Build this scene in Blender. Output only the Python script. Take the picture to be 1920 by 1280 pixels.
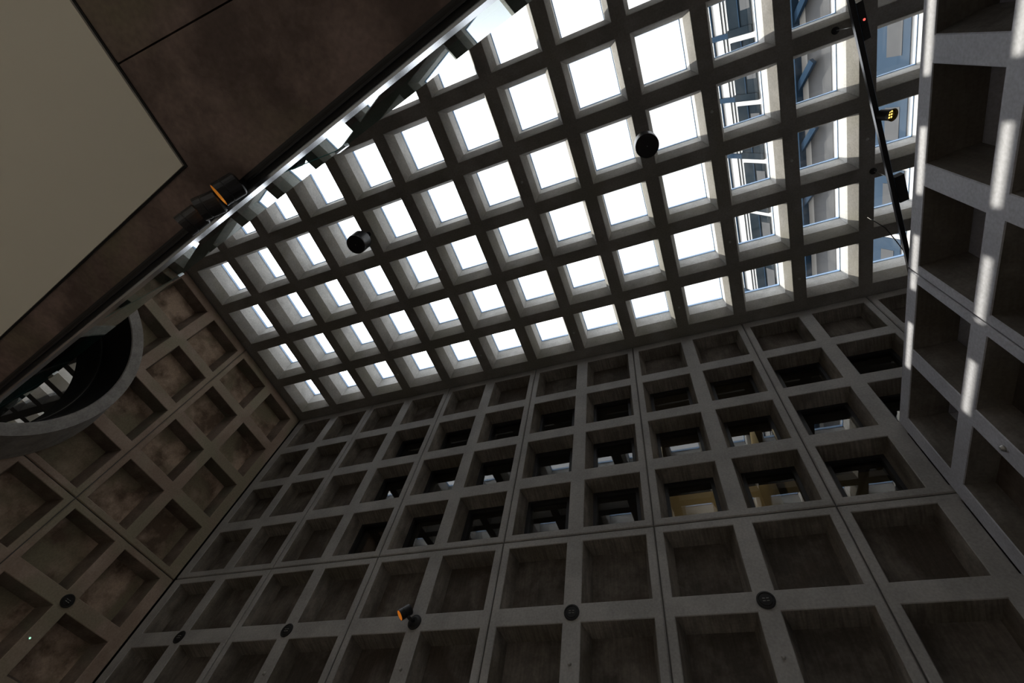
import bpy, bmesh, math, random
from mathutils import Vector, Matrix

# ------------------------------------------------------------------ clear
for o in list(bpy.data.objects):
    bpy.data.objects.remove(o, do_unlink=True)
S = bpy.context.scene
COL = S.collection
K = 9.5                      # ceiling height above the floor; code below measures z from the ceiling
random.seed(7)

# ------------------------------------------------------------------ camera
RX = Vector((0.93404, 0.33462, 0.12505)); RD = Vector((-0.21958, 0.81388, -0.53793)); RF = Vector((-0.28178, 0.47499, 0.83366))
RF.normalize(); RX = (RX - RF * RX.dot(RF)).normalized(); RD = RF.cross(RX)
cam = bpy.data.cameras.new('camera')
camo = bpy.data.objects.new('camera', cam)
COL.objects.link(camo)
M = Matrix((( RX.x, -RD.x, -RF.x, 0), (RX.y, -RD.y, -RF.y, 0), (RX.z, -RD.z, -RF.z, 0), (0, 0, 0, 1)))
camo.matrix_world = Matrix.Translation((8.6348, -5.0361, -7.892 + K)) @ M
cam.sensor_width = 36.0
cam.lens = 879.07 / 1920 * 36
cam.shift_x = (960 - 985.80) / 1920
cam.shift_y = (651.85 - 640) / 1920
cam.clip_start = 0.02
cam.clip_end = 500
S.camera = camo

# ------------------------------------------------------------------ world / sun / exposure
SUN = Vector((-1, 0.165, 0.955)).normalized()
W = bpy.data.worlds.new('world'); S.world = W
W.use_nodes = True
nt = W.node_tree; nt.nodes.clear()
def N(t, **kw):
    n = nt.nodes.new(t)
    for k, v in kw.items(): setattr(n, k, v)
    return n
tc = N('ShaderNodeTexCoord')
dot = N('ShaderNodeVectorMath', operation='DOT_PRODUCT'); dot.inputs[1].default_value = SUN
nt.links.new(tc.outputs['Generated'], dot.inputs[0])
mx = N('ShaderNodeMath', operation='MAXIMUM'); mx.inputs[1].default_value = 0; nt.links.new(dot.outputs['Value'], mx.inputs[0])
pw = N('ShaderNodeMath', operation='POWER'); pw.inputs[1].default_value = 9; nt.links.new(mx.outputs[0], pw.inputs[0])
ml = N('ShaderNodeMath', operation='MULTIPLY_ADD'); ml.inputs[1].default_value = 4.6; ml.inputs[2].default_value = 1.0
nt.links.new(pw.outputs[0], ml.inputs[0])
cl = N('ShaderNodeTexNoise'); cl.inputs['Scale'].default_value = 2.2; cl.inputs['Detail'].default_value = 5
nt.links.new(tc.outputs['Generated'], cl.inputs['Vector'])
cr = N('ShaderNodeValToRGB'); cr.color_ramp.elements[0].position = .3; cr.color_ramp.elements[0].color = (.82, .85, .92, 1)
cr.color_ramp.elements[1].position = .62; cr.color_ramp.elements[1].color = (.95, .95, .96, 1)
nt.links.new(cl.outputs['Fac'], cr.inputs['Fac'])
sp = N('ShaderNodeSeparateXYZ'); nt.links.new(tc.outputs['Generated'], sp.inputs[0])
gr = N('ShaderNodeMapRange'); gr.inputs['From Min'].default_value = -.02; gr.inputs['From Max'].default_value = .03
nt.links.new(sp.outputs['Z'], gr.inputs['Value'])
mxr = N('ShaderNodeMix', data_type='RGBA'); mxr.inputs['A'].default_value = (.16, .15, .14, 1)
nt.links.new(gr.outputs[0], mxr.inputs['Factor']); nt.links.new(cr.outputs['Color'], mxr.inputs['B'])
bg = N('ShaderNodeBackground'); nt.links.new(mxr.outputs['Result'], bg.inputs['Color'])
SKY = 1.0
LOBBY_FILL, OFFICE = 45.0, 4.0      # lamp powers (first: fill lamps added under the balcony), used where built
st = N('ShaderNodeMath', operation='MULTIPLY'); st.inputs[1].default_value = SKY
nt.links.new(ml.outputs[0], st.inputs[0]); nt.links.new(st.outputs[0], bg.inputs['Strength'])
wo = N('ShaderNodeOutputWorld'); nt.links.new(bg.outputs[0], wo.inputs['Surface'])

sl = bpy.data.lights.new('sun', 'SUN'); sl.energy = 3.2; sl.angle = math.radians(.55); sl.color = (1, .93, .80)
so = bpy.data.objects.new('sun', sl); COL.objects.link(so)
so.rotation_euler = SUN.to_track_quat('Z', 'Y').to_euler(); so.location = SUN * 40 + Vector((0, 0, K))

S.view_settings.view_transform = 'Standard'
S.view_settings.look = 'None'
S.view_settings.gamma = 1
S.view_settings.use_curve_mapping = False
S.view_settings.exposure = 0.74

# ------------------------------------------------------------------ materials
def mat_new(name):
    m = bpy.data.materials.new(name); m.use_nodes = True
    m.node_tree.nodes.clear()
    return m, m.node_tree
def mk(nt, t, **kw):
    n = nt.nodes.new(t)
    for k, v in kw.items(): setattr(n, k, v)
    return n
def concrete(name, a, b, c=None, rough=.78, scale=1.6, bump=.06, streak=0.0, spec=.3):
    """a, b: the two tones the surface drifts between; c: stain tone in scattered patches"""
    m, t = mat_new(name); L = t.links.new
    geo = mk(t, 'ShaderNodeNewGeometry')
    n1 = mk(t, 'ShaderNodeTexNoise'); n1.inputs['Scale'].default_value = scale; n1.inputs['Detail'].default_value = 8; n1.inputs['Roughness'].default_value = .62
    L(geo.outputs['Position'], n1.inputs['Vector'])
    r1 = mk(t, 'ShaderNodeValToRGB'); r1.color_ramp.elements[0].position = .40; r1.color_ramp.elements[1].position = .60
    r1.color_ramp.elements[0].color = (*a, 1); r1.color_ramp.elements[1].color = (*b, 1)
    L(n1.outputs['Fac'], r1.inputs['Fac'])
    out = r1.outputs['Color']
    n2 = mk(t, 'ShaderNodeTexNoise'); n2.inputs['Scale'].default_value = scale * .55; n2.inputs['Detail'].default_value = 5; n2.inputs['Distortion'].default_value = .6
    off = mk(t, 'ShaderNodeVectorMath', operation='ADD'); off.inputs[1].default_value = (7.3, 2.1, 4.4)
    L(geo.outputs['Position'], off.inputs[0]); L(off.outputs[0], n2.inputs['Vector'])
    if c is not None:
        r2 = mk(t, 'ShaderNodeValToRGB'); r2.color_ramp.elements[0].position = .48; r2.color_ramp.elements[1].position = .62
        L(n2.outputs['Fac'], r2.inputs['Fac'])
        mi = mk(t, 'ShaderNodeMix', data_type='RGBA'); L(r2.outputs['Color'], mi.inputs['Factor']); L(out, mi.inputs['A']); mi.inputs['B'].default_value = (*c, 1)
        out = mi.outputs['Result']
    n3 = mk(t, 'ShaderNodeTexNoise'); n3.inputs['Scale'].default_value = 38; n3.inputs['Detail'].default_value = 6
    L(geo.outputs['Position'], n3.inputs['Vector'])
    hv = mk(t, 'ShaderNodeMapRange'); hv.inputs['From Min'].default_value = .3; hv.inputs['From Max'].default_value = .7; hv.inputs['To Min'].default_value = .86; hv.inputs['To Max'].default_value = 1.1
    L(n3.outputs['Fac'], hv.inputs['Value'])
    mu = mk(t, 'ShaderNodeMix', data_type='RGBA', blend_type='MULTIPLY'); mu.inputs['Factor'].default_value = 1
    L(out, mu.inputs['A']); L(hv.outputs[0], mu.inputs['B']); out = mu.outputs['Result']
    if streak > 0:                       # fine grain left by the formwork boards
        mp = mk(t, 'ShaderNodeMapping'); mp.inputs['Scale'].default_value = (42, 3.0, 3.0)
        L(geo.outputs['Position'], mp.inputs['Vector'])
        ns = mk(t, 'ShaderNodeTexNoise'); ns.inputs['Scale'].default_value = 1; ns.inputs['Detail'].default_value = 3
        L(mp.outputs[0], ns.inputs['Vector'])
        hs = mk(t, 'ShaderNodeMapRange'); hs.inputs['From Min'].default_value = .35; hs.inputs['From Max'].default_value = .65; hs.inputs['To Min'].default_value = 1 - streak; hs.inputs['To Max'].default_value = 1 + streak * .4
        L(ns.outputs['Fac'], hs.inputs['Value'])
        m2 = mk(t, 'ShaderNodeMix', data_type='RGBA', blend_type='MULTIPLY'); m2.inputs['Factor'].default_value = 1
        L(out, m2.inputs['A']); L(hs.outputs[0], m2.inputs['B']); out = m2.outputs['Result']
    p = mk(t, 'ShaderNodeBsdfPrincipled'); p.inputs['Roughness'].default_value = rough
    p.inputs['Specular IOR Level'].default_value = spec
    L(out, p.inputs['Base Color'])
    bu = mk(t, 'ShaderNodeBump'); bu.inputs['Strength'].default_value = bump; bu.inputs['Distance'].default_value = .01
    L(n3.outputs['Fac'], bu.inputs['Height']); L(bu.outputs[0], p.inputs['Normal'])
    o = mk(t, 'ShaderNodeOutputMaterial'); L(p.outputs[0], o.inputs['Surface'])
    return m
def plain(name, col, rough=.5, metal=0.0, spec=.5, emit=None, es=0.0, var=.12, scale=20):
    m, t = mat_new(name); L = t.links.new
    p = mk(t, 'ShaderNodeBsdfPrincipled'); p.inputs['Roughness'].default_value = rough; p.inputs['Metallic'].default_value = metal
    p.inputs['Specular IOR Level'].default_value = spec
    geo = mk(t, 'ShaderNodeNewGeometry'); n = mk(t, 'ShaderNodeTexNoise'); n.inputs['Scale'].default_value = scale; n.inputs['Detail'].default_value = 4
    L(geo.outputs['Position'], n.inputs['Vector'])
    h = mk(t, 'ShaderNodeMapRange'); h.inputs['To Min'].default_value = 1 - var; h.inputs['To Max'].default_value = 1 + var; L(n.outputs['Fac'], h.inputs['Value'])
    mu = mk(t, 'ShaderNodeMix', data_type='RGBA', blend_type='MULTIPLY'); mu.inputs['Factor'].default_value = 1
    mu.inputs['A'].default_value = (*col, 1); L(h.outputs[0], mu.inputs['B']); L(mu.outputs['Result'], p.inputs['Base Color'])
    if emit:
        p.inputs['Emission Color'].default_value = (*emit, 1); p.inputs['Emission Strength'].default_value = es
    o = mk(t, 'ShaderNodeOutputMaterial'); L(p.outputs[0], o.inputs['Surface'])
    return m
def glass(name, tint=(.93, .96, .95), ior=1.5, gloss=(1, 1, 1), dirt=0.0):
    """thin pane: what it does not mirror (Fresnel) passes straight through, with an optional film of dirt"""
    m, t = mat_new(name); L = t.links.new
    tr = mk(t, 'ShaderNodeBsdfTransparent'); tr.inputs['Color'].default_value = (*tint, 1)
    gl = mk(t, 'ShaderNodeBsdfGlossy'); gl.inputs['Roughness'].default_value = 0.0; gl.inputs['Color'].default_value = (*gloss, 1)
    fr = mk(t, 'ShaderNodeFresnel'); fr.inputs['IOR'].default_value = ior
    mi = mk(t, 'ShaderNodeMixShader'); L(fr.outputs[0], mi.inputs['Fac']); L(tr.outputs[0], mi.inputs[1]); L(gl.outputs[0], mi.inputs[2])
    out = mi.outputs[0]
    if dirt > 0:
        geo = mk(t, 'ShaderNodeNewGeometry'); n = mk(t, 'ShaderNodeTexNoise'); n.inputs['Scale'].default_value = 9; n.inputs['Detail'].default_value = 7
        L(geo.outputs['Position'], n.inputs['Vector'])
        n0 = mk(t, 'ShaderNodeTexNoise'); n0.inputs['Scale'].default_value = .8; L(geo.outputs['Position'], n0.inputs['Vector'])
        r0 = mk(t, 'ShaderNodeMapRange'); r0.inputs['From Min'].default_value = .45; r0.inputs['From Max'].default_value = .75; r0.inputs['To Max'].default_value = 1; L(n0.outputs['Fac'], r0.inputs['Value'])
        r = mk(t, 'ShaderNodeMapRange'); r.inputs['From Min'].default_value = .4; r.inputs['From Max'].default_value = .75; r.inputs['To Min'].default_value = .15; r.inputs['To Max'].default_value = 1
        L(n.outputs['Fac'], r.inputs['Value'])
        mm = mk(t, 'ShaderNodeMath', operation='MULTIPLY'); L(r.outputs[0], mm.inputs[0]); L(r0.outputs[0], mm.inputs[1])
        m3 = mk(t, 'ShaderNodeMath', operation='MULTIPLY'); m3.inputs[1].default_value = dirt; L(mm.outputs[0], m3.inputs[0])
        df = mk(t, 'ShaderNodeBsdfTranslucent'); df.inputs['Color'].default_value = (.7, .7, .68, 1)
        m2 = mk(t, 'ShaderNodeMixShader'); L(m3.outputs[0], m2.inputs['Fac']); L(out, m2.inputs[1]); L(df.outputs[0], m2.inputs[2]); out = m2.outputs[0]
    o = mk(t, 'ShaderNodeOutputMaterial'); L(out, o.inputs['Surface'])
    return m

MT = dict(
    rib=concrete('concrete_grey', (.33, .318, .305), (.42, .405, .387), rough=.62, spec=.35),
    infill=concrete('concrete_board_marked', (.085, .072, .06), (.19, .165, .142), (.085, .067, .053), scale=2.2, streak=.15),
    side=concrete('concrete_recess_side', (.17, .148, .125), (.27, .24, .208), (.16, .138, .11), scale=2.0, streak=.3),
    rib_l=concrete('concrete_brown_grey', (.34, .25, .195), (.45, .345, .275), (.33, .285, .205), rough=.7),  # warm light on the left wall put into its brown tone
    infill_l=concrete('concrete_stained_brown', (.17, .115, .08), (.56, .42, .32), (.27, .23, .155), scale=2.1),  # mottled stains; the brown cast carries the left wall's warm light
    side_l=concrete('concrete_recess_side_brown', (.13, .096, .073), (.25, .192, .152), (.155, .136, .10), scale=2.0),  # browner recess sides, the left wall's warm light tinted in
    rib_r=concrete('concrete_cool_grey', (.47, .47, .515), (.55, .55, .60), rough=.6, spec=.35),  # sky light on the right wall painted in as a paler, bluer tone
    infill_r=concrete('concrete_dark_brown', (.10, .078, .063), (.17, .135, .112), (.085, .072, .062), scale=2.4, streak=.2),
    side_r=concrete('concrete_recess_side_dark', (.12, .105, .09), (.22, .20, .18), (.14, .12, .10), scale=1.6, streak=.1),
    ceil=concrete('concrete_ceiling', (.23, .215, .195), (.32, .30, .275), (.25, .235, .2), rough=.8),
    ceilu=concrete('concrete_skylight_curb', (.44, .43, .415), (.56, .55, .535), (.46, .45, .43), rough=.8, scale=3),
    slab=concrete('concrete_balcony', (.10, .070, .061), (.225, .162, .143), (.165, .138, .095), scale=2.2, rough=.6),
    ring=concrete('concrete_ring', (.32, .305, .29), (.42, .40, .38), scale=5),
    plaster=plain('white_plaster', (.72, .69, .60), .85, var=.02, scale=2),
    floor=concrete('stone_floor', (.26, .25, .23), (.33, .315, .29), rough=.4),
    black=plain('black_metal', (.012, .012, .014), .35),
    blackm=plain('black_matt', (.01, .0095, .0095), .7),
    alu=plain('blue_grey_aluminium', (.42, .60, .86), .5, 0),  # blue of the sky's light put into the aluminium colour
    steel=plain('polished_steel', (.78, .83, .9), .22, 1.0, var=.05),
    amber=plain('amber_reflector', (.85, .4, .06), .3, .6, emit=(1, .40, .05), es=.08),
    led=plain('warm_led', (1, .7, .3), .4, emit=(1, .62, .12), es=1.6),
    bulb=plain('warm_lamp', (1, .8, .5), .4, emit=(1, .5, .15), es=.9),
    red=plain('red_led', (.8, .1, .08), .3, emit=(1, .12, .1), es=.8),
    green=plain('green_led', (.2, .8, .3), .3, emit=(.4, 1, .6), es=.8),
    seal=plain('grey_sealant', (.10, .095, .09), .7),
    bolt=plain('dull_bolt', (.45, .44, .42), .35, .6),
    sky=glass('skylight_glass', (.94, .97, .98), dirt=.05),
    win=glass('window_glass', (.55, .62, .60), ior=2.0),
    bal=glass('balustrade_glass', (.88, .96, .945), ior=1.52, gloss=(.93, 1, .99)),
    edge=plain('glass_edge', (.05, .2, .18), .08, spec=.8),
    dark=plain('dark_glass', (.004, .005, .006), .0, spec=.5, var=0),
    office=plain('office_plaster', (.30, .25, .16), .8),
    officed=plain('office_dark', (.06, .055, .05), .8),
    tower=plain('tower_cladding', (.80, .80, .80), .6, var=.04, scale=.5),
    towerw=plain('tower_window', (.022, .032, .042), .5, var=.55, scale=.9, spec=0.0),
    towerb=plain('tower_blue_steel', (.03, .058, .10), .6, var=.25, scale=.8, spec=0.0),
    towerl=plain('tower_pale_blue_glass', (.065, .10, .15), .5, var=.25, scale=.5, spec=0.0),
    towerg=plain('tower_grey_band', (.14, .143, .15), .6, var=.2, scale=.6, spec=0.0),
)

for _n in MT['dark'].node_tree.nodes:
    if _n.type == 'BSDF_PRINCIPLED': _n.inputs['IOR'].default_value = 2.4      # coated, mirror-like glass

# ------------------------------------------------------------------ builders
def me_from(name, verts, faces, mats, fm=None, smooth=False):
    me = bpy.data.meshes.new(name); me.from_pydata(verts, [], faces)
    for m in mats: me.materials.append(m)
    if fm:
        for p, i in zip(me.polygons, fm): p.material_index = i
    if smooth:
        for p in me.polygons: p.use_smooth = True
    me.update()
    return me
class MB:
    """collects shapes; build() links them as one mesh object"""
    def __init__(s): s.v = []; s.f = []; s.m = []; s.sm = []
    def face(s, pts, mi=0, smooth=False):
        k = len(s.v); s.v += [tuple(p) for p in pts]; s.f.append(tuple(range(k, k + len(pts)))); s.m.append(mi); s.sm.append(smooth)
    def box(s, a, b, mi=0, rot=None, at=None):
        x0, y0, z0 = a; x1, y1, z1 = b
        P = [Vector(p) for p in ((x0, y0, z0), (x1, y0, z0), (x1, y1, z0), (x0, y1, z0), (x0, y0, z1), (x1, y0, z1), (x1, y1, z1), (x0, y1, z1))]
        if rot is not None: P = [rot @ p for p in P]
        if at is not None: P = [p + Vector(at) for p in P]
        k = len(s.v); s.v += [tuple(p) for p in P]
        for q in ((0, 3, 2, 1), (4, 5, 6, 7), (0, 1, 5, 4), (1, 2, 6, 5), (2, 3, 7, 6), (3, 0, 4, 7)):
            s.f.append(tuple(k + i for i in q)); s.m.append(mi); s.sm.append(False)
        return s
    def lathe(s, prof, axis=(0, 0, 1), at=(0, 0, 0), n=32, mi=0, cap0=False, cap1=False):
        """prof: list of (radius, height) along axis"""
        ax = Vector(axis).normalized(); u = ax.orthogonal().normalized(); w = ax.cross(u); at = Vector(at)
        k = len(s.v)
        for r, h in prof:
            for i in range(n):
                a = 2 * math.pi * i / n
                s.v.append(tuple(at + ax * h + (u * math.cos(a) + w * math.sin(a)) * r))
        for j in range(len(prof) - 1):
            for i in range(n):
                i2 = (i + 1) % n
                s.f.append((k + j * n + i, k + j * n + i2, k + (j + 1) * n + i2, k + (j + 1) * n + i)); s.m.append(mi); s.sm.append(False)
        if cap0: s.f.append(tuple(k + i for i in range(n))[::-1]); s.m.append(mi); s.sm.append(False)
        if cap1: s.f.append(tuple(k + (len(prof) - 1) * n + i for i in range(n))); s.m.append(mi); s.sm.append(False)
        return s
    def tube(s, pts, r, n=8, mi=0):
        pts = [Vector(p) for p in pts]; k = len(s.v)
        for i, p in enumerate(pts):
            d = (pts[min(i + 1, len(pts) - 1)] - pts[max(i - 1, 0)]).normalized(); u = d.orthogonal().normalized(); w = d.cross(u)
            for a in range(n):
                t = 2 * math.pi * a / n; s.v.append(tuple(p + (u * math.cos(t) + w * math.sin(t)) * r))
        for i in range(len(pts) - 1):
            for a in range(n):
                b = (a + 1) % n; s.f.append((k + i * n + a, k + i * n + b, k + (i + 1) * n + b, k + (i + 1) * n + a)); s.m.append(mi); s.sm.append(True)
        s.f.append(tuple(k + i for i in range(n))[::-1]); s.m.append(mi); s.sm.append(False)
        s.f.append(tuple(k + (len(pts) - 1) * n + i for i in range(n))); s.m.append(mi); s.sm.append(False)
        return s
    def mesh(s, name, mats):
        mats = [MT[m] for m in (mats if isinstance(mats, (list, tuple)) else [mats])]
        me = me_from(name, s.v, s.f, mats, s.m)
        for p, q in zip(me.polygons, s.sm): p.use_smooth = q
        return me
def link(name, me, parent=None, loc=(0, 0, 0), rot=(0, 0, 0)):
    o = bpy.data.objects.new(name, me); COL.objects.link(o)
    o.location = loc; o.rotation_euler = rot
    if parent is not None: o.parent = parent
    return o
def tag(o, label=None, cat=None, group=None, kind=None):
    if label: o['label'] = label
    if cat: o['category'] = cat
    if group: o['group'] = group
    if kind: o['kind'] = kind
    return o
def empty(name, loc=(0, 0, 0), rot=(0, 0, 0)):
    o = link(name, None, None, (loc[0], loc[1], loc[2] + K), rot); o.empty_display_size = .2
    return o
def build(mb, name, mats, parent=None, org=(0, 0, 0)):
    """mesh given in ceiling coordinates (or the parent's local ones); org is the object's origin"""
    o = Vector(org); mb.v = [tuple(Vector(p) - o) for p in mb.v]
    return link(name, mb.mesh(name, mats), parent, o if parent is not None else o + Vector((0, 0, K)))

H = .1046                    # half width of a rib
TAPER, DEPTH = .07, .225     # coffer taper and depth in the walls
# ------------------------------------------------------------------ precast wall panels
# panel space: x along the wall, z up, y into the wall (front face y = 0)
panel_cache = {}
def panel_mesh(xs, zs, holes, m, gap=.008, depth=.36, chamfer=.008, key=None, through=()):
    """xs, zs: outer bounds; holes: list of (x0, x1, z0, z1) coffer openings laid on a regular grid"""
    if key in panel_cache: return panel_cache[key]
    b = MB()
    x0, x1 = xs[0] + gap, xs[1] - gap; z0, z1 = zs[0] + gap, zs[1] - gap
    c = chamfer
    cx = sorted({round(h[i], 5) for h in holes for i in (0, 1)}); cz = sorted({round(h[i], 5) for h in holes for i in (2, 3)})
    e = .012; fx0, fx1, fz0, fz1 = x0 + e, x1 - e, z0 + e, z1 - e       # arrises along the panel joints
    gx = [fx0] + [v + (-c if i % 2 == 0 else c) for i, v in enumerate(cx)] + [fx1]
    gz = [fz0] + [v + (-c if i % 2 == 0 else c) for i, v in enumerate(cz)] + [fz1]
    for i in range(len(gx) - 1):
        for j in range(len(gz) - 1):
            if i % 2 == 1 and j % 2 == 1: continue
            b.face([(gx[i], 0, gz[j]), (gx[i + 1], 0, gz[j]), (gx[i + 1], 0, gz[j + 1]), (gx[i], 0, gz[j + 1])])
    def ring(a, ya, d, yd):
        A = [(a[0], ya, a[2]), (a[1], ya, a[2]), (a[1], ya, a[3]), (a[0], ya, a[3])]
        D = [(d[0], yd, d[2]), (d[1], yd, d[2]), (d[1], yd, d[3]), (d[0], yd, d[3])]
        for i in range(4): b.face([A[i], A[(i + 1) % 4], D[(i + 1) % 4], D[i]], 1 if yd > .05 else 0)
    for n, h in enumerate(holes):
        o = (h[0] - c, h[1] + c, h[2] - c, h[3] + c)
        ring(o, 0, h, c)
        t = TAPER; q = (h[0] + t, h[1] - t, h[2] + t, h[3] - t)
        ring(h, c, q, DEPTH)
        if n in through: ring(q, DEPTH, q, depth)
    P = [(x0, z0), (x1, z0), (x1, z1), (x0, z1)]; F = [(fx0, fz0), (fx1, fz0), (fx1, fz1), (fx0, fz1)]
    for i in range(4):
        p, q, f, g = P[i], P[(i + 1) % 4], F[i], F[(i + 1) % 4]
        b.face([(f[0], 0, f[1]), (p[0], e, p[1]), (q[0], e, q[1]), (g[0], 0, g[1])])
        b.face([(p[0], e, p[1]), (p[0], depth, p[1]), (q[0], depth, q[1]), (q[0], e, q[1])])
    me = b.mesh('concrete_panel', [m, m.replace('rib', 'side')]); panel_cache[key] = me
    return me
def infill_mesh(m):
    key = 'infill' + m
    if key not in panel_cache:
        h = .5 - H - TAPER + .012; b = MB(); b.box((-h, 0, -h), (h, .05, h)); panel_cache[key] = b.mesh('infill_panel', m)
    return panel_cache[key]
def wall(wname, label, loc, rotz, cols, z_top, rows, rib, infill, ext_l=0.0, ext_r=0.0, ext_t=0.0, blank=lambda c, r: True, ncol=None, backing=None):
    """cols, rows: lists of module counts for each panel along the wall and downwards"""
    root = empty(wname, loc, (0, 0, rotz)); tag(root, label, 'wall', kind='structure')
    x = 0; nc = sum(cols); made = {}
    for pi, pc in enumerate(cols):
        z = z_top
        for ri, pr in enumerate(rows):
            el = ext_l if pi == 0 else 0; er = ext_r if pi == len(cols) - 1 else 0; et = ext_t if ri == 0 else 0
            holes = [(i + H, i + 1 - H, -j - 1 + H, -j - H) for j in range(pr) for i in range(pc)]
            thr = tuple(n for n, (j, i) in enumerate((j, i) for j in range(pr) for i in range(pc)) if not blank(x + i, int(round(z_top - z)) + j))
            key = (rib, pc, pr, el, er, et, thr)
            me = panel_mesh((-el, pc + er), (-pr, et), holes, rib, key=key, through=thr)
            p = link('concrete_panel', me, root, (x, 0, z))
            for j in range(pr):
                for i in range(pc):
                    if blank(x + i, int(round(z_top - z)) + j):
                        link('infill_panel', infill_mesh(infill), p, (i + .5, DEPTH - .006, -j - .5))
            z -= pr
        x += pc
        if pi < len(cols) - 1:
            b = MB(); b.box((x - .02, .022, z), (x + .02, .05, z_top)); build(b, 'joint_sealant', 'seal', root)
    zz = z_top
    for pr in rows[:-1]:
        zz -= pr; b = MB(); b.box((0, .026, zz - .02), (nc, .05, zz + .02)); build(b, 'joint_sealant', 'seal', root)
    return root

ZB, ZL, ZR = -.074, -.0995, -3.067
WIN = lambda c, r: 3 <= c <= 12 and 1 <= r <= 3
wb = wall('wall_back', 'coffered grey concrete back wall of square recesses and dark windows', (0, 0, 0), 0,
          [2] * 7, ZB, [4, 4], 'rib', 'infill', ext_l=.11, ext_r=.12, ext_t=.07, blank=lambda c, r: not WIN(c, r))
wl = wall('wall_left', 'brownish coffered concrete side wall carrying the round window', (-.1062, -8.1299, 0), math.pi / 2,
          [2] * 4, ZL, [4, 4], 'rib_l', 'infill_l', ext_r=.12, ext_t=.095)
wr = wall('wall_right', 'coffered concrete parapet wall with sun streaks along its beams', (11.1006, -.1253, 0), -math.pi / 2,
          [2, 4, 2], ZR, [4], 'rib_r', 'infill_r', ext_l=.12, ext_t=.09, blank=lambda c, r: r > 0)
# backing slabs behind the panels, with the window holes left open
def grid_slab(name, parent, x0, x1, z0, z1, y0, y1, holes, m):
    b = MB()
    cx = sorted({round(v, 4) for h in holes for v in h[:2]} | {x0, x1}); cz = sorted({round(v, 4) for h in holes for v in h[2:]} | {z0, z1})
    for i in range(len(cx) - 1):
        for j in range(len(cz) - 1):
            mxx, mzz = (cx[i] + cx[i + 1]) / 2, (cz[j] + cz[j + 1]) / 2
            if any(h[0] < mxx < h[1] and h[2] < mzz < h[3] for h in holes): continue
            b.box((cx[i], y0, cz[j]), (cx[i + 1], y1, cz[j + 1]))
    return build(b, name, m, parent)
wh = [(c + H + TAPER, c + 1 - H - TAPER, ZB - r - 1 + H + TAPER, ZB - r - H - TAPER) for c in range(3, 13) for r in (1, 2, 3)]
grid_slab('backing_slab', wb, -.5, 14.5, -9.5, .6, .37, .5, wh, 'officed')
grid_slab('backing_slab', wl, -1.0, 8.6, -9.5, .6, .37, .5, [], 'officed')
b = MB(); b.box((-.105, 0, -9.5), (14.1, .36, ZB - 8.0)); build(b, 'wall_base', 'rib', wb)
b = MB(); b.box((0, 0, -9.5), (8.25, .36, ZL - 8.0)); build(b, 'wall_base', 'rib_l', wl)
b = MB(); b.box((-.12, 0, -9.5), (8.0, .36, ZR - 4.0)); build(b, 'wall_base', 'rib_r', wr)
# inner lining and gallery floor behind the right parapet
b = MB(); b.box((-.12, .385, ZR - .11), (8.0, .50, ZR + .09)); build(b, 'inner_beam', 'rib_r', wr)
for i in range(5):
    b = MB(); b.box((2 * i - .09, .385, ZR - 1.0), (2 * i + .09, .50, ZR - .11)); build(b, 'inner_post', 'rib_r', wr)
b = MB(); b.box((-.12, .365, -9.4), (8.0, .5, ZR - 1.0)); build(b, 'backing_slab', 'infill_r', wr)
for y, z in ((1.0, -1.485), (3.0, -1.485), (1.0, -3.4)):
    b = MB(); b.lathe([(.028, 0), (.028, -.012), (.016, -.03), (0, -.03)], axis=(0, 1, 0), n=12, at=(y, 0, ZR + z)); build(b, 'anchor_bolt', 'bolt', wr)
for x in (3, 5, 7, 9, 11):
    b = MB(); b.lathe([(.02, 0), (.02, -.01), (.012, -.024), (0, -.024)], axis=(0, 1, 0), n=12, at=(x, 0, -5.59)); build(b, 'anchor_bolt', 'bolt', wb)

# the round window goes through the left wall: cut its circle out of panels, infills and backing
RC = (-4.565, -3.30)
def cut_round(o, cx, cz, r=1.6, n=32):
    ext = [Vector(c) for c in o.bound_box]
    if min(v.x for v in ext) > cx + r or max(v.x for v in ext) < cx - r or min(v.z for v in ext) > cz + r or max(v.z for v in ext) < cz - r: return
    bm = bmesh.new(); bm.from_mesh(o.data)
    for i in range(n):
        a = 2 * math.pi * (i + .5) / n; d = Vector((math.cos(a), 0, math.sin(a)))
        bmesh.ops.bisect_plane(bm, geom=bm.verts[:] + bm.edges[:] + bm.faces[:], plane_co=Vector((cx, 0, cz)) + d * (r * math.cos(math.pi / n)), plane_no=d)
    dead = [f for f in bm.faces if (lambda c: (c.x - cx) ** 2 + (c.z - cz) ** 2 < (r * .999) ** 2)(f.calc_center_median())]
    bmesh.ops.delete(bm, geom=dead, context='FACES')
    me = bpy.data.meshes.new(o.data.name); 
    for m in o.data.materials: me.materials.append(m)
    bm.to_mesh(me); bm.free()
    o.data = me
CXL = RC[0] + 8.1299
for p in [c for c in bpy.data.objects if c.parent == wl]:
    for q in [c for c in bpy.data.objects if c.parent == p]: cut_round(q, CXL - p.location.x - q.location.x, RC[1] - p.location.z - q.location.z)
    cut_round(p, CXL - p.location.x, RC[1] - p.location.z)
for o in [o for o in bpy.data.objects if o.type == 'MESH' and len(o.data.polygons) == 0]: bpy.data.objects.remove(o, do_unlink=True)

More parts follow.
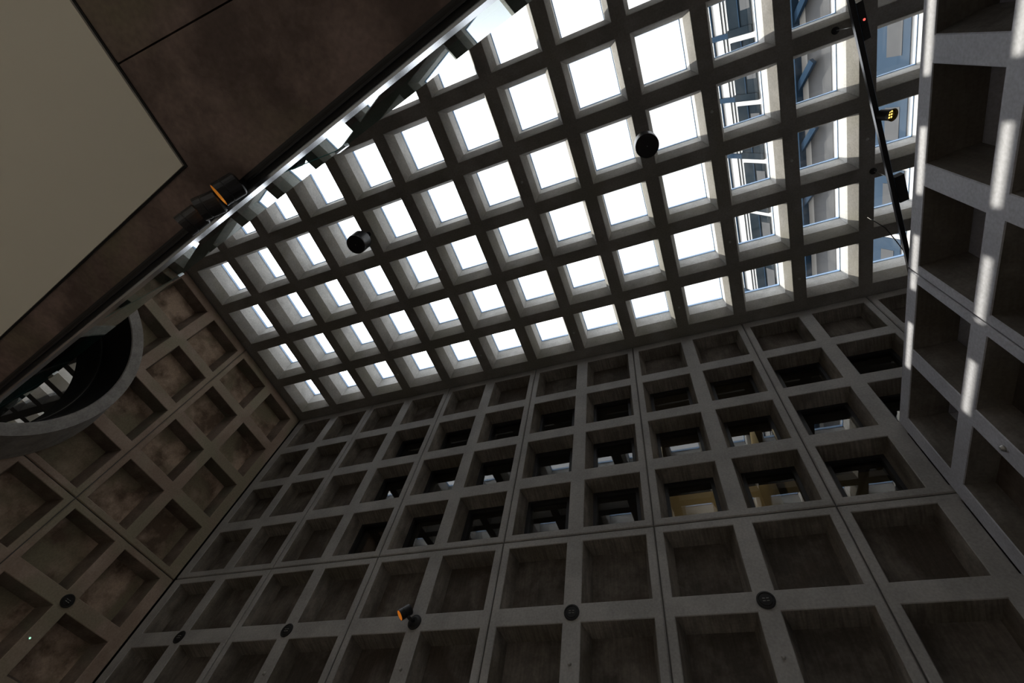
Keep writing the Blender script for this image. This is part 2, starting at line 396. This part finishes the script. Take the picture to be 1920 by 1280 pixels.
# ------------------------------------------------------------------ ceiling of glazed coffers
ceil = empty('ceiling', (0, 0, 0)); tag(ceil, 'black-looking concrete ceiling grid of glazed square coffers', 'ceiling', kind='structure')
YC = .1177
CT, C1, C2 = .065, .235, .60
def coffer_mesh():
    b = MB(); o = .5; a = .5 - H; t = a - CT; c = .006
    def ring(r0, z0, r1, z1, mi=0):
        A = [(-r0, -r0, z0), (r0, -r0, z0), (r0, r0, z0), (-r0, r0, z0)]; D = [(-r1, -r1, z1), (r1, -r1, z1), (r1, r1, z1), (-r1, r1, z1)]
        for i in range(4): b.face([A[i], D[i], D[(i + 1) % 4], A[(i + 1) % 4]], mi)
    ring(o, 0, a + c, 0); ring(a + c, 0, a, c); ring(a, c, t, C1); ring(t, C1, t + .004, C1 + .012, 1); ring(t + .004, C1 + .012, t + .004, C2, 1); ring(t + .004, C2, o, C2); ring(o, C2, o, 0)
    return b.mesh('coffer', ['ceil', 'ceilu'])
def skyframe_mesh():
    b = MB(); r = .5 - H - CT + .003; w = .012
    for s in (-1, 1):
        b.box((-r, s * r - (w if s > 0 else 0), C2 - .05), (r, s * r + (0 if s > 0 else w), C2 - .002))
        b.box((s * r - (w if s > 0 else 0), -r + w, C2 - .05), (s * r + (0 if s > 0 else w), r - w, C2 - .002))
    return b.mesh('skylight_frame', 'alu')
def skypane_mesh():
    r = .5 - H - CT + .01; b = MB(); b.face([(-r, -r, C2), (-r, r, C2), (r, r, C2), (r, -r, C2)])
    return b.mesh('pane', 'sky')
cm, fm, pm = coffer_mesh(), skyframe_mesh(), skypane_mesh()
for i in range(14):
    for j in range(8):
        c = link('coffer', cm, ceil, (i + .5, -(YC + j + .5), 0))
        link('skylight_frame', fm, c); link('pane', pm, c)
def cbox(name, a, bb, m='ceil'):
    b = MB(); b.box(a, bb); return build(b, name, m, ceil)
cbox('edge_beam', (-.6, -YC, 0), (14.6, .5, .6)); cbox('edge_beam', (-.6, -YC - 8, 0), (0, -YC, .6)); cbox('edge_beam', (14, -YC - 8, 0), (14.6, -YC, .6))
cbox('edge_beam', (-.6, -17, 0), (14.6, -YC - 8, .6))
for x, y in ((9, -4.60), (10, -3.68), (11, -2.64), (7, -3.61), (5, -4.6), (5, -2.6), (5, -.61), (11, -.63), (9, -.63), (12, -2.62), (3, -.62), (7, -.62), (10, -1.62)):
    b = MB(); b.lathe([(.02, 0), (.02, -.012), (0, -.018)], n=10, at=(x, y, 0)); build(b, 'ceiling_bolt', 'bolt', ceil)

# ------------------------------------------------------------------ windows in the back wall
hw = .5 - H - TAPER
def wframe_mesh():
    b = MB(); w = .045; y0, y1 = 0, .09
    for s in (-1, 1):
        b.box((-hw, y0, s * hw - (w if s > 0 else 0)), (hw, y1, s * hw + (0 if s > 0 else w)))
        b.box((s * hw - (w if s > 0 else 0), y0, -hw + w), (s * hw + (0 if s > 0 else w), y1, hw - w))
    return b.mesh('window_frame', 'black')
def wpane_mesh():
    r = hw - .04; b = MB(); b.face([(-r, .05, -r), (r, .05, -r), (r, .05, r), (-r, .05, r)]); return b.mesh('pane', 'win')
wfm, wpm = wframe_mesh(), wpane_mesh()
ORD = ['first', 'second', 'third', 'fourth', 'fifth', 'sixth', 'seventh', 'eighth', 'ninth', 'tenth']
n = 0
for r, rn in ((1, 'top'), (2, 'middle'), (3, 'bottom')):
    for c in range(3, 13):
        n += 1
        w = empty('window_%d' % n, (c + .5, DEPTH, ZB - r - .5))
        tag(w, 'dark framed window in the back wall, %s window row, %s from the left' % (rn, ORD[c - 3]), 'window', kind='structure')
        link('window_frame', wfm, w); link('pane', wpm, w)
# rooms behind the windows
of = empty('wall_office', (0, 0, 0)); tag(of, 'dim office rooms seen through the back wall windows', 'room', kind='structure')
def obox(name, a, bb, m):
    b = MB(); b.box(a, bb); return build(b, name, m, of)
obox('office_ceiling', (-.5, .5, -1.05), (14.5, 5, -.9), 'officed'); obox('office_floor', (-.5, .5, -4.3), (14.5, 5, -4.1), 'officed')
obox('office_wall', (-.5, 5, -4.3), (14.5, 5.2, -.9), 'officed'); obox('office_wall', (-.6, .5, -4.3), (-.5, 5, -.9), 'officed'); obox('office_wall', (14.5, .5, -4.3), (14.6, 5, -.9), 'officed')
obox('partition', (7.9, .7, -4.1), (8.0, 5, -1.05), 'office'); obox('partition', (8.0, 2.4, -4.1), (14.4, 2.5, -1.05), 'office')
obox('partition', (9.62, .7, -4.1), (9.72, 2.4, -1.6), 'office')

t = empty('office_lamp', (9.0, 1.5, -1.06)); tag(t, 'warm office ceiling lamp glimpsed behind the right-hand back wall windows', 'lamp')
b = MB(); b.box((-.6, -.08, -.05), (.6, .08, 0)); b.box((-.55, -.06, -.052), (.55, .06, -.05), 1); build(b, 'housing', ['blackm', 'bulb'], t)
l = bpy.data.lights.new('office_light', 'AREA'); l.shape = 'RECTANGLE'; l.size = 1.1; l.size_y = .12; l.energy = OFFICE; l.color = (1, .76, .48)
link('office_light', l, t, (0, 0, -.07))

# ------------------------------------------------------------------ rest of the shell
fl = MB(); fl.box((-6, -40, -9.7), (20, .6, -9.5)); fo = build(fl, 'floor', 'floor'); tag(fo, 'pale stone floor of the hall below', 'floor', kind='structure')
def struct(name, label, cat, boxes, m):
    b = MB()
    for a, c in boxes: b.box(a, c)
    return tag(build(b, name, m), label, cat, kind='structure')
struct('wall_gallery', 'grey concrete wall at the far side of the gallery behind the right parapet', 'wall', [((14.12, -17, -9.5), (14.5, .37, .6))], 'rib_r')
struct('floor_gallery', 'concrete floor slab of the gallery behind the right parapet', 'floor', [((11.62, -8.2, -4.35), (14.1, -.01, -4.12))], 'infill_r')
struct('wall_front', 'concrete wall at the back of the upper balcony', 'wall', [((-.6, -8.6, -5.05), (14.1, -8.3, -.02))], 'rib')
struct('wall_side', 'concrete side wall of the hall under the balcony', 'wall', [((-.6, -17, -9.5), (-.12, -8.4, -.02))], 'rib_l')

struct('wall_entrance', 'wall of the lobby under the balcony with an entrance opening', 'wall', [((-.6, -17.3, -9.5), (3.5, -17, -5.05)), ((10.5, -17.3, -9.5), (14.1, -17, -5.05)), ((3.5, -17.3, -6.9), (10.5, -17, -5.05))], 'rib')
for k, (x, y) in enumerate(((2.5, -9.5), (5.0, -9.5), (2.5, -12.0), (5.0, -12.0))):  # unseen lamps added to brighten the balcony underside by floor bounce
    t = empty('lobby_downlight', (x, y, -5.42)); tag(t, ['round ceiling downlight under the balcony, nearest the viewer and left wall', 'round ceiling downlight under the balcony, nearest the viewer, farther from the left wall', 'round ceiling downlight under the balcony, rear one by the left wall', 'round ceiling downlight under the balcony, rear one farther from the left wall'][k], 'downlight', 'lobby downlights')
    b = MB(); b.lathe([(.16, 0), (.16, -.012), (.13, -.012), (.125, 0)], n=28); build(b, 'trim_ring', 'black', t)
    b = MB(); b.lathe([(.125, -.004), (0, -.004)], n=28); build(b, 'diffuser', 'bulb', t)
    l = bpy.data.lights.new('downlight', 'AREA'); l.shape = 'DISK'; l.size = .24; l.energy = LOBBY_FILL; l.color = (1, .93, .82); l.spread = math.radians(150)
    lo = link('downlight', l, t, (0, 0, -.02))

# ------------------------------------------------------------------ balcony slab overhead, cut at a slight angle
ND = Vector((.21, .9777, 0)).normalized()      # from the slab towards the open hall
ED = Vector((-ND.y, ND.x, 0))                  # along the slab edge, towards the left wall
EDGE = -3.535
def sp3(a, nn, z):                             # a: distance along the edge from x = 8, nn: offset n.P
    base = ND * nn; q = base + ED * a
    return Vector((q.x, q.y, z))
def at_x(x, nn):                               # point of the line n.P = nn at a given x
    return Vector((x, (nn - ND.x * x) / ND.y, 0))
ZS, ZT = -5.4, -5.08
bs = empty('balcony_slab', (0, 0, 0)); tag(bs, 'dark brown concrete balcony slab overhead with angled front edge', 'slab', kind='structure')
YJ = -5.768
def prism(mb, poly, z0, z1, mi=0):
    lo = [(p[0], p[1], z0) for p in poly]; hi = [(p[0], p[1], z1) for p in poly]
    mb.face(lo[::-1], mi); mb.face(hi, mi)
    for i in range(len(poly)):
        k = (i + 1) % len(poly); mb.face([lo[i], lo[k], hi[k], hi[i]], mi)
XA, XB = -.1, 11.1
pa, pb = at_x(XA, EDGE), at_x(XB, EDGE)
xj = (EDGE - ND.y * (YJ + .005)) / ND.x         # where the joint meets the slanting edge
mb = MB(); prism(mb, [(XA, YJ + .004), (xj, YJ + .004), (XA, pa.y)], ZS, ZT); build(mb, 'slab_segment', 'slab', bs)
mb = MB(); prism(mb, [(XA, -17), (XB, -17), (XB, pb.y), (xj, YJ - .004), (XA, YJ - .004)], ZS, ZT); build(mb, 'slab_segment', 'slab', bs)
mb = MB(); prism(mb, [(XA, YJ - .1), (xj - .5, YJ - .1), (xj - .6, YJ + .06), (XA, YJ + .06)], ZS + .03, ZT - .02); build(mb, 'joint_filler', 'blackm', bs)
WE = -3.8095; XW = 6.345
wc = at_x(XW, WE); wa = at_x(XA + .02, WE)
mb = MB(); prism(mb, [(XA + .02, -16), (XW, -16), (XW, wc.y), (wa.x, wa.y)], ZS - .018, ZS - .001); build(mb, 'plaster_panel', 'plaster', bs)
mb = MB(); g = .012; wc2 = at_x(XW + g, WE + g); wa2 = at_x(XA + .02, WE + g)
prism(mb, [(XA + .02, -16), (XW + g, -16), (XW + g, wc2.y), (wa2.x, wa2.y)], ZS - .006, ZS + .002); build(mb, 'shadow_joint', 'blackm', bs)

# ------------------------------------------------------------------ glass balustrade
gb = empty('glass_balustrade', tuple(sp3(0, EDGE, ZT))); tag(gb, 'frameless glass balustrade on the balcony edge mirroring the skylights', 'balustrade')
RZ = math.atan2(ED.y, ED.x)
gb.rotation_euler = (0, 0, RZ)                 # local x along the edge (towards the left wall), local y = away from the hall
def a_of_x(x): return (at_x(x, EDGE) - ND * EDGE).dot(ED)
LOc = -ZT                                       # local z = z - ZT
zl = lambda z: z - ZT
A0, A1 = a_of_x(11.0), a_of_x(1.0)
mb = MB(); mb.box((A0, -.012, zl(-5.42)), (A1, .03, zl(-5.395)))
build(mb, 'edge_trim', 'blackm', gb)
mb = MB(); mb.box((A0, -.03, zl(-5.40)), (A1, .0, zl(-5.25))); build(mb, 'base_channel', 'steel', gb)
cuts = [A0] + [a_of_x(x) for x in (9.1, 6.76, 4.72, 2.4)] + [A1]
for i in range(len(cuts) - 1):
    x0, x1 = cuts[i] + .012, cuts[i + 1] - .012
    mb = MB(); y0, y1, z0, z1 = -.026, -.010, zl(-5.25), zl(-4.455)
    mb.face([(x0, y0, z0), (x1, y0, z0), (x1, y0, z1), (x0, y0, z1)], 0); mb.face([(x0, y1, z0), (x0, y1, z1), (x1, y1, z1), (x1, y1, z0)], 0)
    mb.face([(x0, y0, z1), (x1, y0, z1), (x1, y1, z1), (x0, y1, z1)], 1)
    mb.face([(x0, y0, z0), (x0, y0, z1), (x0, y1, z1), (x0, y1, z0)], 1); mb.face([(x1, y0, z0), (x1, y1, z0), (x1, y1, z1), (x1, y0, z1)], 1)
    build(mb, 'pane', ['bal', 'edge'], gb)
    if i:
        mb = MB(); mb.box((cuts[i] - .05, -.036, zl(-4.51)), (cuts[i] + .05, 0, zl(-4.45))); build(mb, 'clip', 'steel', gb)

# ------------------------------------------------------------------ spotlights on the balcony edge
tr = empty('lighting_track', tuple(sp3(0, EDGE - .03, ZS)), (0, 0, RZ)); tag(tr, 'thin black lighting track under the balcony slab edge', 'track')
mb = MB(); mb.box((A0, -.018, -.035), (A1, .018, 0)); build(mb, 'rail', 'black', tr)
mb = MB(); mb.box((A0, -.006, -.037), (A1, .006, -.034)); build(mb, 'slot', 'blackm', tr)
def spot(name, loc, axis, r, ln, label, cat, group, reflector='amber', face='bulb', rotz=0):
    t = empty(name, loc, (0, 0, rotz)); tag(t, label, cat, group)
    ax = Vector(axis).normalized()
    b = MB(); b.lathe([(0, -ln * .5), (r * .86, -ln * .5), (r, -ln * .42), (r, ln * .12), (r * .93, ln * .13), (r * .93, ln * .17), (r, ln * .18), (r, ln * .5), (r * .9, ln * .5)], axis=ax, n=28)
    h = build(b, 'housing', 'black', t)
    b = MB(); b.lathe([(r * .9, ln * .5), (r * .8, ln * .3), (r * .55, ln * .22)], axis=ax, n=28); build(b, 'reflector', reflector, h)
    b = MB(); b.lathe([(r * .55, ln * .22), (0, ln * .22)], axis=ax, n=20); build(b, 'lamp', face, h)
    return t
for k, (x, lab) in enumerate(((6.618, 'black spotlight with glowing amber lens, nearest the middle of the three on the balcony edge'),
                              (6.446, 'black spotlight in the middle of the three on the balcony edge'),
                              (6.284, 'black spotlight at the left end of the three on the balcony edge'))):
    p = at_x(x, EDGE - .03)
    ax = ((-.66, .14, -.74), (-.80, .02, -.60), (-.72, .22, -.66))[k]
    s = spot('spotlight', (p.x, p.y, ZS - .125), ax, .064, .125, lab, 'spotlight', 'spotlights on the balcony edge')
    b = MB(); b.box((-.05, -.016, .05), (.05, .016, .087)); b.box((-.012, -.012, 0), (.012, .012, .05)); build(b, 'track_adapter', 'black', s)

# ------------------------------------------------------------------ round window in the left wall
rw = empty('round_window', (-.1062, RC[0], RC[1])); tag(rw, 'large round window with pale concrete ring standing out of the left wall', 'window')
b = MB(); b.lathe([(1.72, -.30), (1.72, .02), (1.504, .706), (1.345, .706), (1.335, .69)], axis=(1, 0, 0), n=96); ro = build(b, 'concrete_ring', 'ring', rw)
b = MB(); b.lathe([(1.335, .69), (1.335, -.05)], axis=(1, 0, 0), n=96); build(b, 'tube_lining', 'blackm', rw)
b = MB(); b.lathe([(1.335, .02), (0, .02)], axis=(1, 0, 0), n=96); build(b, 'pane', 'dark', rw)
b = MB(); b.lathe([(1.335, .0), (1.335, .06), (1.30, .06), (1.30, .0)], axis=(1, 0, 0), n=96); build(b, 'window_frame', 'black', rw)

# ------------------------------------------------------------------ hanging speakers
def speaker(x, y, lab):
    t = empty('ceiling_speaker', (x, y, 0)); tag(t, lab, 'speaker', 'hanging ceiling speakers')
    b = MB(); b.lathe([(.165, -.55), (.168, -.53), (.168, -.30), (.155, -.27), (.04, -.26), (0, -.26)], n=40); build(b, 'body', 'black', t)
    b = MB(); b.lathe([(.16, -.548), (.12, -.556), (0, -.558)], n=40); g = build(b, 'grille', 'blackm', t)
    b = MB(); b.lathe([(.006, -.56), (.006, -.562), (0, -.563)], n=10); build(b, 'badge', 'bolt', g)
    b = MB(); b.lathe([(.012, -.27), (.012, -.015), (.045, -.012), (.045, 0)], n=16); build(b, 'stem', 'black', t)
speaker(9.0, -3.62, 'round black hanging speaker against the skylights, upper of the two')
speaker(4.0, -3.62, 'round black hanging speaker with a blue highlight, lower of the two')

# ------------------------------------------------------------------ suspended track above the gallery
P0, P1 = Vector((11.613, -4.450, 0)), Vector((12.365, -.824, 0))
TD = (P1 - P0).normalized(); TR = math.atan2(TD.y, TD.x); ZK = -.45
tk = empty('suspended_track', (P0.x, P0.y, ZK), (0, 0, TR)); tag(tk, 'black lighting track hanging on wires below the ceiling beside the parapet', 'track')
LT = (P1 - P0).length
b = MB(); b.box((-1.2, -.03, -.03), (LT + .45, .03, .03)); build(b, 'rail', 'black', tk)
b = MB(); b.box((-1.2, -.036, -.02), (LT + .45, -.0302, .02)); build(b, 'side_channel', 'alu', tk)
b = MB(); b.box((.06, -.105, -.045), (.50, -.036, .06)); bx = build(b, 'power_box', 'black', tk)
b = MB(); b.lathe([(.014, -.046), (.014, -.05), (0, -.05)], n=12, at=(.27, -.075, 0)); build(b, 'indicator', 'red', bx)
b = MB(); b.box((2.38, -.15, -.05), (2.78, -.036, .05)); build(b, 'power_box', 'blackm', tk)
for x, y in ((11.612, -4.139), (12.077, -2.129)):
    q = Matrix.Rotation(-TR, 3, 'Z') @ (Vector((x, y, 0)) - Vector((P0.x, P0.y, 0)))
    b = MB(); b.tube([(q.x, q.y, .45), (q.x, q.y * .5, .2), (q.x, 0, .02)], .004, 6); wv = build(b, 'hanging_wire', 'bolt', tk)
    b = MB(); b.lathe([(.045, .45), (.045, .43), (.012, .415)], n=16, at=(q.x, q.y, 0), cap1=True); build(b, 'wire_anchor', 'blackm', tk)
b = MB(); b.tube([(3.0, .25, .36), (3.2, .12, .2), (3.45, .05, .12), (3.6, .02, .04)], .008, 6); build(b, 'cable', 'black', tk)
sp_ = empty('track_spotlight', (11.985, -3.02, ZK - .085)); tag(sp_, 'small black track spotlight with a grid of warm lamps', 'spotlight')
ax = Vector((.27, .02, -.63)).normalized()
b = MB(); b.lathe([(0, -.09), (.06, -.09), (.068, -.075), (.068, .06), (.058, .06), (.056, .045), (0, .045)], axis=ax, n=28); hh = build(b, 'housing', 'black', sp_)
b = MB(); b.lathe([(.068, .05), (.078, .10)], axis=ax, n=28); build(b, 'hood', 'blackm', sp_)
u = Vector((0, 0, 1)).cross(ax).normalized(); v = ax.cross(u)
for i in (-1, 0, 1):
    for j in (-1, 0, 1):
        b = MB(); b.lathe([(.0105, .047), (.0105, .05), (0, .05)], axis=ax, n=10, at=u * (.034 * i) + v * (.034 * j)); build(b, 'led', 'led', hh)

# ------------------------------------------------------------------ fittings on the walls
def cover(loc, axis, lab):
    t = empty('cover_plate', loc); tag(t, lab, 'cover plate', 'round black cover plates')
    b = MB(); b.lathe([(.088, 0), (.088, .012), (.074, .016), (.070, .010), (.062, .010), (.058, .015), (0, .017)], axis=axis, n=32); build(b, 'disc', 'blackm', t)
    a = Vector(axis); u = Vector((0, 0, 1)).cross(a).normalized()
    for dz in (-.012, .014):
        b = MB()
        for s in (-1, 1):
            c = a * .017 + u * (.018 * s) + Vector((0, 0, dz)); e = u * .013
            b.tube([c - e, c + e], .004, 6)
        build(b, 'embossed_mark', 'bolt', t)
for x, lab in ((1, 'round black cover plate on the back wall nearest the left corner'), (3, 'round black cover plate on the back wall left of the wall spotlight'),
               (7, 'round black cover plate on the back wall right of the wall spotlight'), (9, 'round black cover plate on the back wall farthest right')):
    cover((x, 0, -5.069), (0, -1, 0), lab)
cover((-.1062, -1.13, -5.09), (1, 0, 0), 'round black cover plate on the brown left wall')
ws = spot('wall_spotlight', (4.93, -.17, -5.03), (-.56, -.40, -.73), .066, .15, 'black wall spotlight with amber glow on the back wall', 'spotlight', None)
b = MB(); b.lathe([(.088, .17), (.088, .155), (.07, .15), (.05, .135), (0, .135)], axis=(0, 1, 0), n=28, at=(.06, 0, -.04)); build(b, 'mount_plate', 'blackm', ws)
b = MB(); b.tube([(.06, .14, -.04), (.05, .06, -.05), (.02, .0, -.02)], .022, 8); build(b, 'bracket', 'black', ws)
gl = empty('indicator_lamp', (-.1062, -1.156, -5.604)); tag(gl, 'tiny green indicator lamp on the left wall', 'indicator')
b = MB(); b.lathe([(.022, 0), (.022, .012), (.012, .014)], axis=(1, 0, 0), n=14); build(b, 'housing', 'bolt', gl)
b = MB(); b.lathe([(.012, .013), (.008, .02), (0, .022)], axis=(1, 0, 0), n=12); build(b, 'lens', 'green', gl)

# ------------------------------------------------------------------ tower outside, seen through the skylights
tw = empty('office_tower', (16, 0, 15), (0, -math.atan(.51), 0)); tag(tw, 'pale building with sloping glazed face seen through the right-hand skylights', 'building')
def tbox(name, a, c, m, par=None):
    b = MB(); b.box(a, c); return build(b, name, m, par or tw)
# local z runs up the slope, local y along the building, local x into it
tbox('wall', (0, -30, -27), (5, 34, 5.2), 'tower')
YB = [-3.17 + 2.68 * k for k in range(-4, 6)]
for i in range(len(YB) - 1):
    y0, y1 = YB[i] + .11, YB[i + 1] - .11
    w = tbox('window', (-.04, y0, 2.25), (.02, y1, 3.68), 'towerw')
    tbox('window_bar', (-.07, y0, 2.95), (-.041, y1, 3.0), 'towerb', w)
    tbox('blind', (-.05, y0 + .35, 2.3), (-.041, y1 - .9, 2.85), 'towerg', w)
    tbox('window_sill', (-.10, y1 - .30, 2.25), (-.041, y1, 3.7), 'towerw', w)
    tbox('gutter', (-.08, y1 - .22, 3.7), (.02, y1, 4.9), 'towerb')
    w = tbox('low_window', (-.04, y0, -4.3), (.02, y1, -3.1), 'towerl')
    tbox('blind', (-.05, y0 + .5, -4.05), (-.041, y0 + 1.6, -3.55), 'towerg', w)
for z in (3.86, 4.08): tbox('rain_joint', (-.03, -30, z), (.02, 34, z + .035), 'towerw')
tbox('coping', (-.06, -30, 4.70), (.02, 34, 4.77), 'towerb')
tbox('grey_band', (-.02, -30, -1.44), (.02, 34, -.40), 'towerg')
bm_ = tbox('steel_beam', (-.34, -30, -.12), (-.02, 34, .24), 'towerb')
for i in range(7):
    y = -8.0 + 2.4 * i
    b = MB(); a0 = Vector((-.2, y, -.02)); a1 = Vector((-.2, y - 1.0, -.82)); d = (a1 - a0).normalized(); wv = Vector((1, 0, 0)).cross(d); k = .11
    P = [a0 + wv * k, a0 - wv * k, a1 - wv * k, a1 + wv * k]
    lo = [p + Vector((-.08, 0, 0)) for p in P]; hi = [p + Vector((.08, 0, 0)) for p in P]
    b.face(lo); b.face(hi[::-1])
    for q in range(4): b.face([lo[q], hi[q], hi[(q + 1) % 4], lo[(q + 1) % 4]])
    build(b, 'brace', 'towerb', bm_)
